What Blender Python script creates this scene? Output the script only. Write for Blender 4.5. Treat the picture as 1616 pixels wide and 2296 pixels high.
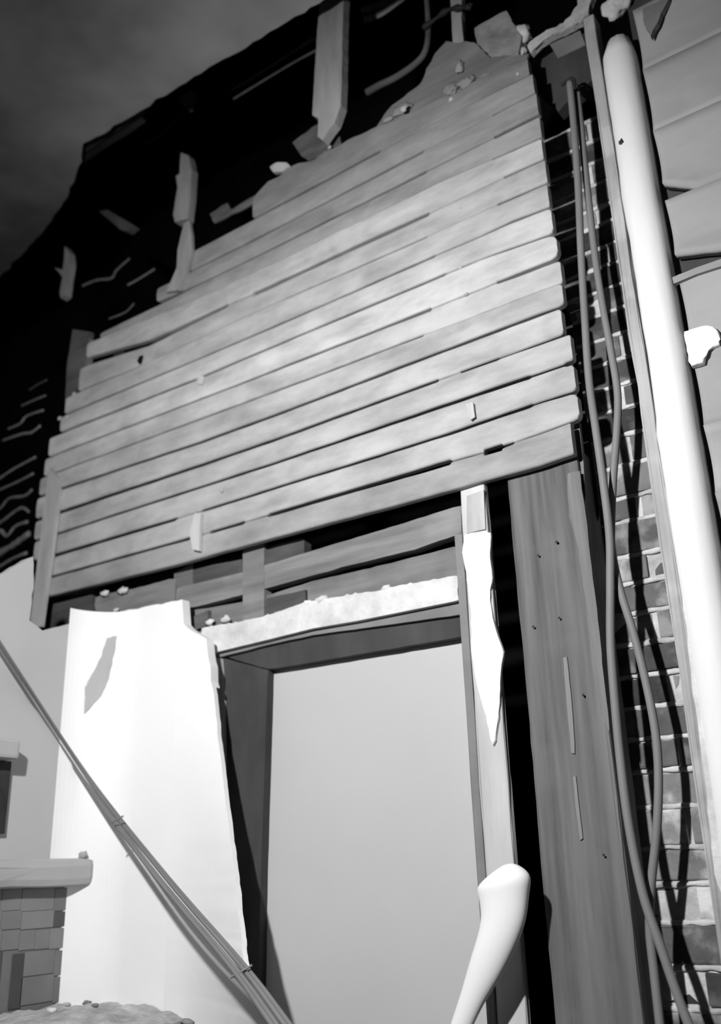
import bpy, bmesh, math, random
import numpy as np
from mathutils import Vector, Matrix, noise

random.seed(7)
for o in list(bpy.data.objects):
    bpy.data.objects.remove(o)
SC = bpy.context.scene
COL = SC.collection

# ------------------------------------------------------------------ camera, world, light
EYE = 1.5                     # lens height above the floor
PITCH, ROLL, YAW, FPX = 0.35523914, 0.02951105, 0.60987506, 2106.388
c_, s_ = math.cos, math.sin
RZ = np.array([[c_(YAW), -s_(YAW), 0], [s_(YAW), c_(YAW), 0], [0, 0, 1]])
RX = np.array([[1, 0, 0], [0, c_(PITCH), -s_(PITCH)], [0, s_(PITCH), c_(PITCH)]])
RY = np.array([[c_(ROLL), 0, s_(ROLL)], [0, 1, 0], [-s_(ROLL), 0, c_(ROLL)]])
RC = RZ @ RX @ RY             # columns: right, forward, up
cam_d = bpy.data.cameras.new('camera')
cam = bpy.data.objects.new('camera', cam_d)
COL.objects.link(cam)
m = Matrix.Identity(4)
for i in range(3):
    m[i][0] = RC[i, 0]
    m[i][1] = RC[i, 2]
    m[i][2] = -RC[i, 1]
m[2][3] = EYE
cam.matrix_world = m
cam_d.sensor_fit = 'VERTICAL'
cam_d.sensor_height = 36.0
cam_d.lens = 36.0 * FPX / 2296.0
cam_d.clip_start = 0.05
cam_d.dof.use_dof = True
cam_d.dof.focus_distance = 1.95
cam_d.dof.aperture_fstop = 2.0
SC.camera = cam

w = bpy.data.worlds.new('world')
SC.world = w
w.use_nodes = True
w.node_tree.nodes['Background'].inputs[0].default_value = (1, 1, 1, 1)
w.node_tree.nodes['Background'].inputs[1].default_value = 0.004

LAMP = Vector((-0.86, 0.0, EYE + 1.05))      # hand-held flash, up and to the left of the lens
AIM = Vector((-1.30, 1.8, EYE + 0.42))
ld = bpy.data.lights.new('flash_lamp', 'SPOT')
ld.energy = 222.0
ld.spot_size = math.radians(140)
ld.spot_blend = 1.0
ld.shadow_soft_size = 0.035
lamp = bpy.data.objects.new('flash_lamp', ld)
COL.objects.link(lamp)
lamp.location = LAMP
lamp.rotation_euler = (AIM - LAMP).to_track_quat('-Z', 'Y').to_euler()

SC.view_settings.view_transform = 'Standard'
SC.view_settings.look = 'None'
SC.view_settings.exposure = 0.0
SC.view_settings.gamma = 1.0
SC.view_settings.use_curve_mapping = False

# ------------------------------------------------------------------ measuring helpers
def ray(px, py):
    return RC @ np.array([(px - 808.0) / FPX, 1.0, -(py - 1148.0) / FPX])

def at(px, py, Y):
    """point of the vertical plane at depth Y (parallel to the long wall)"""
    r = ray(px, py)
    t = Y / r[1]
    return Vector((r[0] * t, Y, EYE + r[2] * t))

def atx(px, py, X):
    r = ray(px, py)
    t = X / r[0]
    return Vector((X, r[1] * t, EYE + r[2] * t))

def atz(px, py, Z):
    r = ray(px, py)
    t = (Z - EYE) / r[2]
    return Vector((r[0] * t, r[1] * t, Z))

def atp(px, py, P, N):
    r = Vector(ray(px, py))
    o = Vector((0, 0, EYE))
    t = (P - o).dot(N) / r.dot(N)
    return o + r * t

# ------------------------------------------------------------------ materials
def mat(name, base, var=0.25, scale=(6, 6, 6), rough=0.85, bump=0.15, fine=60.0, tint=False,
        spots=0.0, spot_scale=5.0, spot_col=0.8, lo=0.3, hi=0.7, spec=0.2):
    m_ = bpy.data.materials.new(name)
    m_.use_nodes = True
    nt = m_.node_tree
    N, L = nt.nodes, nt.links
    b = N['Principled BSDF']
    b.inputs['Roughness'].default_value = rough
    b.inputs['Specular IOR Level'].default_value = spec
    tc = N.new('ShaderNodeTexCoord')
    oi = N.new('ShaderNodeObjectInfo')
    addv = N.new('ShaderNodeVectorMath')
    addv.operation = 'ADD'
    mp = N.new('ShaderNodeMapping')
    mp.inputs['Scale'].default_value = scale
    sc = N.new('ShaderNodeVectorMath')
    sc.operation = 'SCALE'
    sc.inputs[3].default_value = 37.0
    comb = N.new('ShaderNodeCombineXYZ')
    L.new(oi.outputs['Random'], comb.inputs[0])
    L.new(oi.outputs['Random'], comb.inputs[2])
    L.new(comb.outputs[0], sc.inputs[0])
    L.new(tc.outputs['Object'], mp.inputs['Vector'])
    L.new(mp.outputs[0], addv.inputs[0])
    L.new(sc.outputs[0], addv.inputs[1])
    n1 = N.new('ShaderNodeTexNoise')
    n1.inputs['Scale'].default_value = 1.0
    n1.inputs['Detail'].default_value = 5.0
    n1.inputs['Roughness'].default_value = 0.6
    L.new(addv.outputs[0], n1.inputs['Vector'])
    mr = N.new('ShaderNodeMapRange')
    mr.inputs[1].default_value = lo
    mr.inputs[2].default_value = hi
    mr.inputs[3].default_value = base * (1 - var)
    mr.inputs[4].default_value = base * (1 + var)
    L.new(n1.outputs[0], mr.inputs[0])
    val = mr.outputs[0]
    if spots > 0:
        n3 = N.new('ShaderNodeTexNoise')
        n3.inputs['Scale'].default_value = spot_scale
        n3.inputs['Detail'].default_value = 4.0
        ad2 = N.new('ShaderNodeVectorMath')
        ad2.operation = 'ADD'
        L.new(tc.outputs['Object'], ad2.inputs[0])
        L.new(sc.outputs[0], ad2.inputs[1])
        L.new(ad2.outputs[0], n3.inputs['Vector'])
        m3 = N.new('ShaderNodeMapRange')
        m3.interpolation_type = 'SMOOTHSTEP'
        m3.inputs[1].default_value = 0.5
        m3.inputs[2].default_value = 0.68
        m3.inputs[3].default_value = 0.0
        m3.inputs[4].default_value = spots
        L.new(n3.outputs[0], m3.inputs[0])
        mx = N.new('ShaderNodeMix')
        mx.data_type = 'FLOAT'
        L.new(m3.outputs[0], mx.inputs[0])
        L.new(val, mx.inputs[2])
        mx.inputs[3].default_value = spot_col
        val = mx.outputs[0]
    if tint:
        sep = N.new('ShaderNodeSeparateColor')
        L.new(oi.outputs['Color'], sep.inputs[0])
        mu = N.new('ShaderNodeMath')
        mu.operation = 'MULTIPLY'
        L.new(val, mu.inputs[0])
        L.new(sep.outputs[0], mu.inputs[1])
        val = mu.outputs[0]
    cc = N.new('ShaderNodeCombineColor')
    for i in range(3):
        L.new(val, cc.inputs[i])
    L.new(cc.outputs[0], b.inputs['Base Color'])
    if bump > 0:
        n2 = N.new('ShaderNodeTexNoise')
        n2.inputs['Scale'].default_value = fine
        n2.inputs['Detail'].default_value = 6.0
        ms = N.new('ShaderNodeMapping')
        mxs = max(scale)
        ms.inputs['Scale'].default_value = [q / mxs for q in scale]
        L.new(tc.outputs['Object'], ms.inputs['Vector'])
        L.new(ms.outputs[0], n2.inputs['Vector'])
        bp = N.new('ShaderNodeBump')
        bp.inputs['Strength'].default_value = bump
        bp.inputs['Distance'].default_value = 0.01
        L.new(n2.outputs[0], bp.inputs['Height'])
        L.new(bp.outputs[0], b.inputs['Normal'])
    return m_

M = {
    'board': mat('lath_board_wood', 0.44, 0.26, (5, 5, 16), 0.85, 0.10, 70, tint=True, spots=0.35, spot_scale=7, spot_col=0.62, lo=0.32, hi=0.68),
    'dark_lath': mat('dark_lath_wood', 0.16, 0.5, (6, 6, 25), 0.9, 0.2, 60, tint=True),  # one dark wood tone, scaled per object by tint
    'header': mat('header_wood', 0.17, 0.35, (2.2, 6, 26), 0.85, 0.12, 70, tint=True, spots=0.35, spot_scale=5, spot_col=0.3),
    'post': mat('post_wood', 0.125, 0.5, (26, 12, 1.2), 0.7, 0.10, 70, spots=0.4, spot_scale=6, spot_col=0.16, spec=0.3),
    'split': mat('pale_split_wood', 0.25, 0.2, (22, 12, 1.5), 0.8, 0.1, 70),
    'post_rim': mat('pale_post_edge', 0.165, 0.35, (22, 12, 1.5), 0.8, 0.1, 70),
    'jamb': mat('jamb_wood', 0.058, 0.3, (8, 8, 3), 0.8, 0.1, 60),
    'casing': mat('casing_wood', 0.20, 0.2, (6, 6, 6), 0.8, 0.1, 60),
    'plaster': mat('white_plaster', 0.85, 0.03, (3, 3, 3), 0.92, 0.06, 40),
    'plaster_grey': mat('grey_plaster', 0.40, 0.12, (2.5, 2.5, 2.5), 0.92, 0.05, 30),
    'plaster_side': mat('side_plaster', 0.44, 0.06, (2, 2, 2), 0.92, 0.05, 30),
    'plaster_soft': mat('plaster_remnant', 0.62, 0.22, (14, 14, 14), 0.95, 0.35, 60),
    'panel': mat('smooth_panel', 0.50, 0.05, (1.5, 1.5, 1.5), 0.75, 0.01, 40),
    'white': mat('white_paint', 0.76, 0.06, (10, 10, 2), 0.6, 0.06, 50),
    'ceil': mat('ceiling_plaster', 0.44, 0.6, (0.6, 0.6, 0.6), 0.9, 0.05, 30, lo=0.35, hi=0.62),
    'strip': mat('strip_wood', 0.36, 0.25, (10, 10, 3), 0.85, 0.2, 60, spots=0.4, spot_scale=9, spot_col=0.6),
    'stud': mat('pale_stud_wood', 0.5, 0.2, (14, 10, 2), 0.85, 0.12, 60),
    'batten': mat('batten_wood', 0.42, 0.25, (14, 14, 3), 0.85, 0.15, 60, tint=True),
    'brick': mat('brick_clay', 0.13, 0.35, (9, 9, 9), 0.9, 0.3, 50, tint=True, spots=0.7, spot_scale=13, spot_col=0.45),
    'mortar': mat('lime_mortar', 0.52, 0.35, (12, 12, 12), 0.95, 0.4, 60),
    'cable': mat('cable_sheath', 0.20, 0.08, (6, 6, 6), 0.6, 0.0, spec=0.3),
    'bundle': mat('bundle_sheath', 0.17, 0.12, (5, 5, 5), 0.6, 0.0, spec=0.3),
    'siding': mat('painted_siding', 0.34, 0.14, (3, 3, 7), 0.8, 0.08, 50, spots=0.25, spot_scale=4, spot_col=0.5),
    'tile': mat('glazed_tile', 0.2, 0.12, (8, 8, 8), 0.7, 0.05, 40, tint=True),
    'void_dark': mat('void_black', 0.012, 0.5, (4, 4, 4), 0.95, 0.0, spec=0.0),  # near-black painted in for unlit depth
    'dark': mat('dark_felt', 0.035, 0.5, (9, 9, 9), 0.9, 0.1, 40),
    'rubble': mat('plaster_rubble', 0.36, 0.35, (16, 16, 16), 0.95, 0.5, 60),
    'chunk': mat('plaster_chunk', 0.5, 0.3, (18, 18, 18), 0.95, 0.5, 60, tint=True),
    'floor': mat('dusty_floor', 0.10, 0.3, (3, 3, 3), 0.9, 0.05, 30),
    'club': mat('white_wrap', 0.85, 0.02, (5, 5, 5), 0.8, 0.03, 40),
    'metal': mat('dark_iron', 0.03, 0.3, (8, 8, 8), 0.6, 0.0),
}

# ------------------------------------------------------------------ building helpers
def obj(name, bm, material, parent=None, smooth=False, tint=None):
    me = bpy.data.meshes.new(name)
    bmesh.ops.recalc_face_normals(bm, faces=bm.faces)
    bm.to_mesh(me)
    bm.free()
    me.materials.append(M[material] if isinstance(material, str) else material)
    if smooth:
        for p in me.polygons:
            p.use_smooth = True
        if smooth == 'auto':
            me.set_sharp_from_angle(angle=math.radians(38))
    o = bpy.data.objects.new(name, me)
    COL.objects.link(o)
    if tint is not None:
        o.color = (tint, tint, tint, 1)
    if parent:
        o.parent = parent
        o.matrix_parent_inverse = Matrix.Translation(-parent.location)
    return o

def tag(o, label, cat, group=None, kind=None):
    o['label'] = label
    o['category'] = cat
    if group:
        o['group'] = group
    if kind:
        o['kind'] = kind
    return o

def thing(name, label, cat, loc, group=None, kind=None):
    e = bpy.data.objects.new(name, None)
    e.empty_display_size = 0.05
    COL.objects.link(e)
    e.location = loc
    bpy.context.view_layer.update()
    return tag(e, label, cat, group, kind)

def box(bm, x0, x1, y0, y1, z0, z1, bev=0.0, seg=1, jit=0.0):
    """box, cut along its longest side, with small bevel and hand-made unevenness"""
    ret = bmesh.ops.create_cube(bm, size=1.0)
    vs = ret['verts']
    for v in vs:
        v.co = Vector(((x0 + x1) / 2 + v.co.x * (x1 - x0), (y0 + y1) / 2 + v.co.y * (y1 - y0), (z0 + z1) / 2 + v.co.z * (z1 - z0)))
    fs = set(f for v in vs for f in v.link_faces)
    es = list(set(e for f in fs for e in f.edges))
    d = (x1 - x0, y1 - y0, z1 - z0)
    ax = d.index(max(d))
    new = []
    if bev > 0:
        r = bmesh.ops.bevel(bm, geom=es, offset=bev, segments=2, affect='EDGES', profile=0.6)
        fs = set(r['faces']) | set(f for f in bm.faces if f.is_valid and f in fs)
        vs = list(set(v for f in fs if f.is_valid for v in f.verts))
    if seg > 1:
        allf = [f for f in fs if f.is_valid]
        lo = (x0, y0, z0)[ax]
        ge = list(set(allf) | set(e for f in allf for e in f.edges) | set(v for f in allf for v in f.verts))
        for k in range(1, seg):
            co = [0, 0, 0]
            co[ax] = lo + d[ax] * k / seg
            no = [0, 0, 0]
            no[ax] = 1
            r = bmesh.ops.bisect_plane(bm, geom=ge, plane_co=co, plane_no=no)
            ge = r['geom']
        vs = [g for g in ge if isinstance(g, bmesh.types.BMVert)]
    if jit > 0:
        for v in vs:
            n = noise.noise_vector(v.co * 9.0) + 0.5 * noise.noise_vector(v.co * 31.0)
            n[ax] = 0
            v.co += n * jit
    return vs

def boxo(name, x0, x1, y0, y1, z0, z1, material, parent=None, bev=0.004, seg=1, jit=0.0, tint=None):
    bm = bmesh.new()
    box(bm, x0, x1, y0, y1, z0, z1, bev, seg, jit)
    return obj(name, bm, material, parent, tint=tint)

def outline(pts, step=0.02, jit=0.0, seed=0.0, keep=()):
    """closed polygon of 3-D points with extra points and ragged edges; keep: indices of straight edges"""
    out = []
    n = len(pts)
    for i in range(n):
        a, b = pts[i], pts[(i + 1) % n]
        k = max(1, int((b - a).length / step))
        for q in range(k):
            p = a.lerp(b, q / k)
            if i not in keep and q > 0:
                p = p + noise.noise_vector(p * 23.0 + Vector((seed, 0, 0))) * jit + noise.noise_vector(p * 70.0 + Vector((0, seed, 0))) * jit * 0.6
            out.append(p)
    return out

def slab(bm, pts, depth):
    """prism from an outline, extruded by the vector depth; front face keeps the outline"""
    f = [bm.verts.new(p) for p in pts]
    b = [bm.verts.new(p + depth) for p in pts]
    bm.faces.new(f)
    bm.faces.new(list(reversed(b)))
    n = len(pts)
    for i in range(n):
        bm.faces.new((f[i], f[(i + 1) % n], b[(i + 1) % n], b[i]))

def flat(pts, Y):
    """keep a jittered outline in its plane"""
    for p in pts:
        p.y = Y
    return pts

def pslab(name, px, Y, thick, material, parent=None, jit=0.0, step=0.02, keep=(), tint=None, seed=0.0, bev=0.0):
    pts = [at(x, y, Y) for x, y in px]
    pts = flat(outline(pts, step, jit, seed, keep), Y)
    bm = bmesh.new()
    slab(bm, pts, Vector((0, thick, 0)))
    if bev > 0:
        es = [e for e in bm.edges if all(abs(v.co.y - Y) < 1e-6 for v in e.verts)]
        bmesh.ops.bevel(bm, geom=es, offset=bev, segments=2, affect='EDGES', profile=0.5)
    return obj(name, bm, material, parent, tint=tint)

def tube(bm, pts, rad, sides=10, caps=True, flatn=1.0):
    """sweep along points; rad: number or list"""
    n = len(pts)
    rs = rad if isinstance(rad, (list, tuple)) else [rad] * n
    rings = []
    up = Vector((0, -1, 0.05))
    for i, p in enumerate(pts):
        t = (pts[min(i + 1, n - 1)] - pts[max(i - 1, 0)]).normalized()
        a = t.cross(up).normalized()
        b = a.cross(t).normalized()
        rings.append([bm.verts.new(p + (a * math.cos(2 * math.pi * k / sides) + b * math.sin(2 * math.pi * k / sides) * flatn) * rs[i]) for k in range(sides)])
    for i in range(n - 1):
        for k in range(sides):
            bm.faces.new((rings[i][k], rings[i][(k + 1) % sides], rings[i + 1][(k + 1) % sides], rings[i + 1][k]))
    if caps:
        bm.faces.new(list(reversed(rings[0])))
        bm.faces.new(rings[-1])

def spline(pts, n=8):
    out = []
    for i in range(len(pts) - 1):
        p0 = pts[max(i - 1, 0)]
        p1, p2 = pts[i], pts[i + 1]
        p3 = pts[min(i + 2, len(pts) - 1)]
        for k in range(n):
            t = k / n
            out.append(0.5 * ((2 * p1) + (p2 - p0) * t + (2 * p0 - 5 * p1 + 4 * p2 - p3) * t * t + (3 * p1 - p0 - 3 * p2 + p3) * t ** 3))
    out.append(pts[-1].copy())
    return out

def rock(bm, c, r, seed, sq=(1, 1, 1), sub=2):
    ret = bmesh.ops.create_icosphere(bm, subdivisions=sub, radius=1.0)
    for v in ret['verts']:
        n = noise.noise(v.co * 1.6 + Vector((seed, seed * 1.7, 0))) * 0.5 + noise.noise(v.co * 4.0 + Vector((seed, 3, 1))) * 0.18
        q = v.co * (1 + n)
        v.co = Vector((c[0] + q.x * r * sq[0], c[1] + q.y * r * sq[1], c[2] + q.z * r * sq[2]))

YW = 1.80          # front of the lath boards

# ------------------------------------------------------------------ setting: floor, black backing for the unlit void, ceiling
tag(boxo('floor', -4.2, 1.6, -1.5, 3.0, -0.05, 0.0, 'floor', bev=0), 'dusty dark floor of the gutted room below the frame', 'floor', kind='structure')
tag(boxo('void_backing', -5.5, 1.6, 2.9, 2.95, 0, 9.0, 'void_dark', bev=0), 'added black backing standing in for the unlit void behind the open lath wall', 'wall', kind='structure')  # added sheet, coloured black in place of the unlit depth behind the boards

HC = EYE + 2.4
cpx = [(715, 8), (450, 165), (370, 215), (300, 258), (186, 322), (182, 350), (165, 410), (118, 490), (60, 560), (0, 620), (-70, 700),
       (-260, 640), (-420, 300), (-420, -420), (300, -560), (900, -420), (860, -80)]
cp = outline([atz(x, y, HC) for x, y in cpx], 0.03, 0.012, 2.0, keep=(10, 11, 12, 13, 14, 15))
for p in cp:
    p.z = HC
bm = bmesh.new()
slab(bm, cp, Vector((0, 0, 0.035)))
ceil = tag(obj('ceiling', bm, 'ceil'), 'smoke-stained grey plaster ceiling broken off along a slanting edge', 'ceiling', kind='structure')
# broken lath edges hanging just behind the ceiling edge
for k in range(2):
    y0 = 1.67 + 0.030 * k
    x0 = -2.55 + random.uniform(-0.15, 0.25) + 0.05 * k
    x1 = -1.75 + random.uniform(-0.35, 0.1)
    boxo('lath', x0, x1, y0, y0 + 0.022, HC + 0.036, HC + 0.044, 'dark_lath', ceil, 0, 8, 0.004, tint=0.25)

# ------------------------------------------------------------------ the long lath wall
wall = thing('wall_back', 'long wall of bare horizontal lath boards above torn white plaster', 'wall', (-1.6, 1.85, 0), kind='structure')

GAPS = {
 'top': [(560, 452), (600, 405), (640, 382), (845, 282), (1000, 215), (1100, 160), (1180, 128)],
 'A': [(425, 566), (600, 473), (850, 339), (1062, 229), (1186, 167)],
 'B': [(428, 608), (600, 522), (949, 339), (1106, 258), (1203, 206)],
 'C': [(210, 748), (274, 717), (398, 660), (600, 562), (954, 385), (1109, 307), (1209, 257)],
 'D': [(190, 772), (400, 688), (600, 596), (996, 403), (1104, 357), (1214, 308)],
 'E': [(200, 808), (334, 769), (509, 685), (600, 645), (960, 479), (1131, 397), (1220, 357)],
 'F': [(203, 866), (307, 824), (418, 772), (600, 687), (699, 644), (956, 531), (1116, 458), (1230, 409)],
 'G': [(198, 908), (448, 804), (600, 739), (974, 574), (1077, 530), (1146, 498), (1230, 466)],
 'H': [(156, 962), (438, 851), (600, 782), (996, 615), (1096, 574), (1230, 527)],
 'I': [(159, 1004), (446, 895), (600, 835), (964, 692), (1114, 632), (1247, 581)],
 'J': [(124, 1059), (448, 939), (600, 883), (949, 751), (1111, 690), (1260, 633)],
 'K': [(137, 1096), (448, 992), (600, 937), (996, 786), (1124, 737), (1247, 692)],
 'L': [(127, 1150), (448, 1043), (600, 991), (981, 852), (1114, 804), (1260, 752)],
 'M': [(117, 1199), (448, 1091), (600, 1042), (996, 907), (1183, 844), (1285, 809)],
 'N': [(112, 1247), (394, 1163), (600, 1098), (996, 974), (1188, 908), (1295, 874)],
 'O': [(104, 1296), (424, 1207), (600, 1155), (996, 1039), (1124, 1002), (1282, 945)],
 'P': [(102, 1339), (389, 1267), (600, 1209), (996, 1103), (1203, 1046), (1287, 1017)],
}
# width of the gap in millimetres by stretches of the photograph's x
WID = {
 'top': [(0, 0)],
 'A': [(425, 3), (600, 8), (850, 8), (852, 1), (1062, 1), (1186, 3)],
 'B': [(428, 5), (550, 7), (949, 7), (951, 0), (1104, 0), (1106, 4), (1203, 5)],
 'C': [(210, 20), (300, 13), (400, 8), (440, 2), (600, 3), (954, 5), (956, 0), (1107, 0), (1109, 6), (1209, 6)],
 'D': [(190, 0), (600, 1), (1102, 1), (1104, 5), (1214, 5)],
 'E': [(200, 24), (334, 16), (440, 10), (509, 8), (511, 0), (564, 0), (566, 9), (960, 8), (962, 0), (1129, 0), (1131, 4), (1220, 4)],
 'F': [(203, 6), (307, 4), (330, 1), (600, 3), (956, 4), (958, 0), (1114, 0), (1116, 6), (1230, 6)],
 'G': [(198, 5), (448, 3), (600, 4), (974, 6), (976, 2), (1075, 3), (1146, 6), (1230, 4)],
 'H': [(156, 5), (438, 5), (440, 0), (460, 4), (996, 5), (1000, 1), (1170, 2), (1230, 4)],
 'I': [(159, 3), (446, 3), (800, 4), (964, 7), (966, 0), (1112, 0), (1114, 4), (1158, 8), (1247, 8)],
 'J': [(124, 5), (448, 5), (600, 5), (949, 6), (951, 1), (1260, 2)],
 'K': [(137, 6), (996, 6), (1247, 6)],
 'L': [(127, 8), (448, 6), (981, 5), (983, 0), (1030, 0), (1032, 4), (1114, 4), (1120, 1), (1260, 3)],
 'M': [(117, 4), (600, 5), (850, 5), (1000, 6), (1183, 7), (1190, 3), (1262, 3), (1268, 8), (1287, 8)],
 'N': [(112, 9), (392, 8), (396, 1), (448, 2), (452, 6), (1000, 7), (1188, 8), (1195, 4), (1295, 6)],
 'O': [(104, 6), (424, 6), (426, 0), (468, 0), (470, 6), (545, 7), (548, 1), (598, 2), (602, 8), (1008, 12), (1012, 2), (1083, 2), (1085, 14), (1124, 14), (1126, 6), (1150, 5), (1152, 1), (1282, 2)],
 'P': [(0, 0)],
}
GX = {}
for k, l in GAPS.items():
    q = sorted([(at(x, y, YW).x, at(x, y, YW).z) for x, y in l])
    ln = sorted(l)
    wx = sorted([(at(px, np.interp(px, [a for a, b in ln], [b for a, b in ln]), YW).x, wd * 1.18 / 1000.0) for px, wd in WID[k]])
    GX[k] = ([a for a, b in q], [b for a, b in q], [a for a, b in wx], [b for a, b in wx])

def gz(k, x):
    xs, zs, wx, ww = GX[k]
    if x < xs[0] and len(xs) > 1:
        z = zs[0]
    elif x > xs[-1]:
        z = zs[-1]
    else:
        z = float(np.interp(x, xs, zs))
    return z, float(np.interp(x, wx, ww))

# (upper gap, lower gap, left end px, right end px, tone, right end rounding)
BOARDS = [
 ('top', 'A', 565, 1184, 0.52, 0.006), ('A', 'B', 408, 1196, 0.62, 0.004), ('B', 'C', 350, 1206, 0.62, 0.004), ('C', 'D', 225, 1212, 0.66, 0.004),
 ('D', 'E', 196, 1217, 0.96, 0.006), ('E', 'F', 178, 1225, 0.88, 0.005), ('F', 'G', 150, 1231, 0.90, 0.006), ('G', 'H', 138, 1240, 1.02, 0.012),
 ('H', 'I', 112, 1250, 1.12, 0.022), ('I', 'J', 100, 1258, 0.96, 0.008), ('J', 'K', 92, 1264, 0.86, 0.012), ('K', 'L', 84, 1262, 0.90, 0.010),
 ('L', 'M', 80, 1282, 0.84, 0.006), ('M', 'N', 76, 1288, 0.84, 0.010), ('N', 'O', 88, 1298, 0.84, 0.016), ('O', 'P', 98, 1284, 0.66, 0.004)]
for bi, (gu, gl, pxl, pxr, tone, rnd) in enumerate(BOARDS):
    ym = GAPS[gl][0][1]
    yr = GAPS[gl][-1][1] - 20
    xl = at(pxl, ym - 20, YW).x
    xr = at(pxr, yr, YW).x
    brk = [xl, xl + 0.006, xr - rnd, xr - rnd * 0.35, xr]
    for g in (gu, gl):
        for wx in GX[g][2]:
            brk += [wx - 0.002, wx + 0.002]
    brk += [xl + (xr - xl) * t / 46 for t in range(47)]
    xs = sorted(set(round(x, 4) for x in brk if xl <= x <= xr))
    yo = random.uniform(-0.003, 0.003)
    bm = bmesh.new()
    rows = []
    for x in xs:
        zu, wu = gz(gu, x)
        zl, wl = gz(gl, x)
        wob = 0.0012 * noise.noise(Vector((x * 18, bi * 5.3, 0)))
        wob2 = 0.0012 * noise.noise(Vector((x * 18, bi * 5.3, 9)))
        zt = zu - wu / 2 + wob
        zb = zl + wl / 2 + wob2
        if gu == 'top':
            zt += 0.012 * noise.noise(Vector((x * 14, 2, 2)))
        e = xr - x
        if e < rnd:
            cut = rnd - math.sqrt(max(rnd * rnd - (rnd - e) ** 2, 0))
            zt -= cut * 0.8
            zb += cut * 0.8
        e2 = x - xl
        if e2 < 0.006:
            zt -= (0.006 - e2) * 0.5
            zb += (0.006 - e2) * 0.5
        h = zt - zb
        b = min(0.004, h * 0.12)
        bow = 0.0012 + 0.0015 * noise.noise(Vector((x * 3, bi, 4)))
        yf = YW + yo + 0.002 * noise.noise(Vector((x * 4, bi * 2.1, 1)))
        prof = [(yf + 0.02, zt), (yf + b * 1.1, zt), (yf + b * 0.3, zt - b * 0.5), (yf, zt - b * 1.4), (yf - bow, (zt + zb) / 2), (yf, zb + b * 1.4), (yf + b * 0.3, zb + b * 0.5), (yf + b * 1.1, zb), (yf + 0.02, zb)]
        rows.append([bm.verts.new((x, y, z)) for y, z in prof])
    for a, b in zip(rows[:-1], rows[1:]):
        n = len(a)
        for k in range(n):
            bm.faces.new((a[k], a[(k + 1) % n], b[(k + 1) % n], b[k]))
    bm.faces.new(rows[0])
    bm.faces.new(list(reversed(rows[-1])))
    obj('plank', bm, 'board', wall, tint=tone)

def studx(name, px, py, Y, wd, z0, z1, material, parent, dep=0.05, jit=0.003, tint=None):
    x = at(px, py, Y).x
    return boxo(name, x - wd / 2, x + wd / 2, Y, Y + dep, z0, z1, material, parent, 0.004, 10, jit, tint=tint)

# header boards under the lath boards, over the doorway (recessed)
YH = 1.845
hb = [(205, 1352), (390, 1305), (600, 1262), (690, 1228), (1032, 1130), (1034, 1192), (960, 1222), (780, 1265), (600, 1312), (412, 1366), (212, 1362)]
pslab('header_board', [(395, 1318), (540, 1284), (690, 1238), (860, 1187), (1034, 1132), (1034, 1196), (985, 1212), (930, 1232), (780, 1268), (600, 1318), (440, 1360), (395, 1366)],
      YH - 0.005, 0.03, 'header', wall, 0.0016, 0.02, tint=1.2, bev=0.006)
pslab('header_board', [(600, 1334), (700, 1303), (860, 1266), (1034, 1222), (1034, 1352), (800, 1395), (600, 1432), (470, 1462), (412, 1400), (412, 1372), (540, 1350)],
      YH + 0.006, 0.025, 'header', wall, 0.0016, 0.02, tint=0.95, bev=0.006)
pslab('header_board', [(212, 1338), (300, 1320), (392, 1296), (392, 1372), (212, 1372)], YH, 0.03, 'header', wall, 0.002, 0.02, tint=1.15, bev=0.008)
pslab('header_board', [(96, 1338), (206, 1332), (206, 1410), (90, 1412)], YH + 0.01, 0.03, 'header', wall, 0.002, 0.02, tint=0.42)
# cripple blocks standing between them
for px0, px1, y0, y1, tn, yo in [(390, 432, 1272, 1330, 0.75, 0.008), (434, 542, 1262, 1312, 0.55, 0.014), (544, 592, 1222, 1400, 1.05, -0.002),
                                 (598, 682, 1214, 1272, 0.48, 0.012), (598, 684, 1330, 1375, 0.42, 0.0), (420, 466, 1376, 1410, 0.6, -0.004)]:
    pslab('block', [(px0, y0 + 12), (px1, y0 - 8), (px1, y1 - 10), (px0, y1 + 12)], YH + yo - 0.004, 0.03, 'header', wall, 0.0015, 0.02, tint=tn)
# white plaster strip left along the top of the door frame
pslab('plaster_strip', [(450, 1408), (520, 1398), (600, 1380), (690, 1348), (760, 1338), (872, 1320), (930, 1306), (1025, 1290), (1028, 1346), (800, 1392), (700, 1409), (600, 1434), (468, 1466), (455, 1440)],
      YH - 0.012, 0.016, 'plaster_soft', wall, 0.004, 0.012, keep=(8, 9, 10, 11), tint=1.0, bev=0.004)
for px, py, r, sd in [(235, 1330, 0.012, 1), (275, 1324, 0.014, 2), (260, 1368, 0.008, 3), (470, 1395, 0.010, 4), (505, 1388, 0.012, 5), (720, 1345, 0.012, 6), (690, 1352, 0.010, 7), (865, 1318, 0.009, 8)]:
    bm = bmesh.new()
    p = at(px, py, YH - 0.008)
    rock(bm, p, r, sd, (1.6, 0.6, 0.8), 2)
    obj('plaster_lump', bm, 'plaster_soft', wall, smooth=True)

# torn white plaster left of the doorway
plx = [(96, 1412), (150, 1398), (206, 1386), (300, 1366), (408, 1344), (412, 1398), (440, 1420), (462, 1432), (468, 1480), (476, 1540), (470, 1600)]
YP = 1.775
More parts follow.
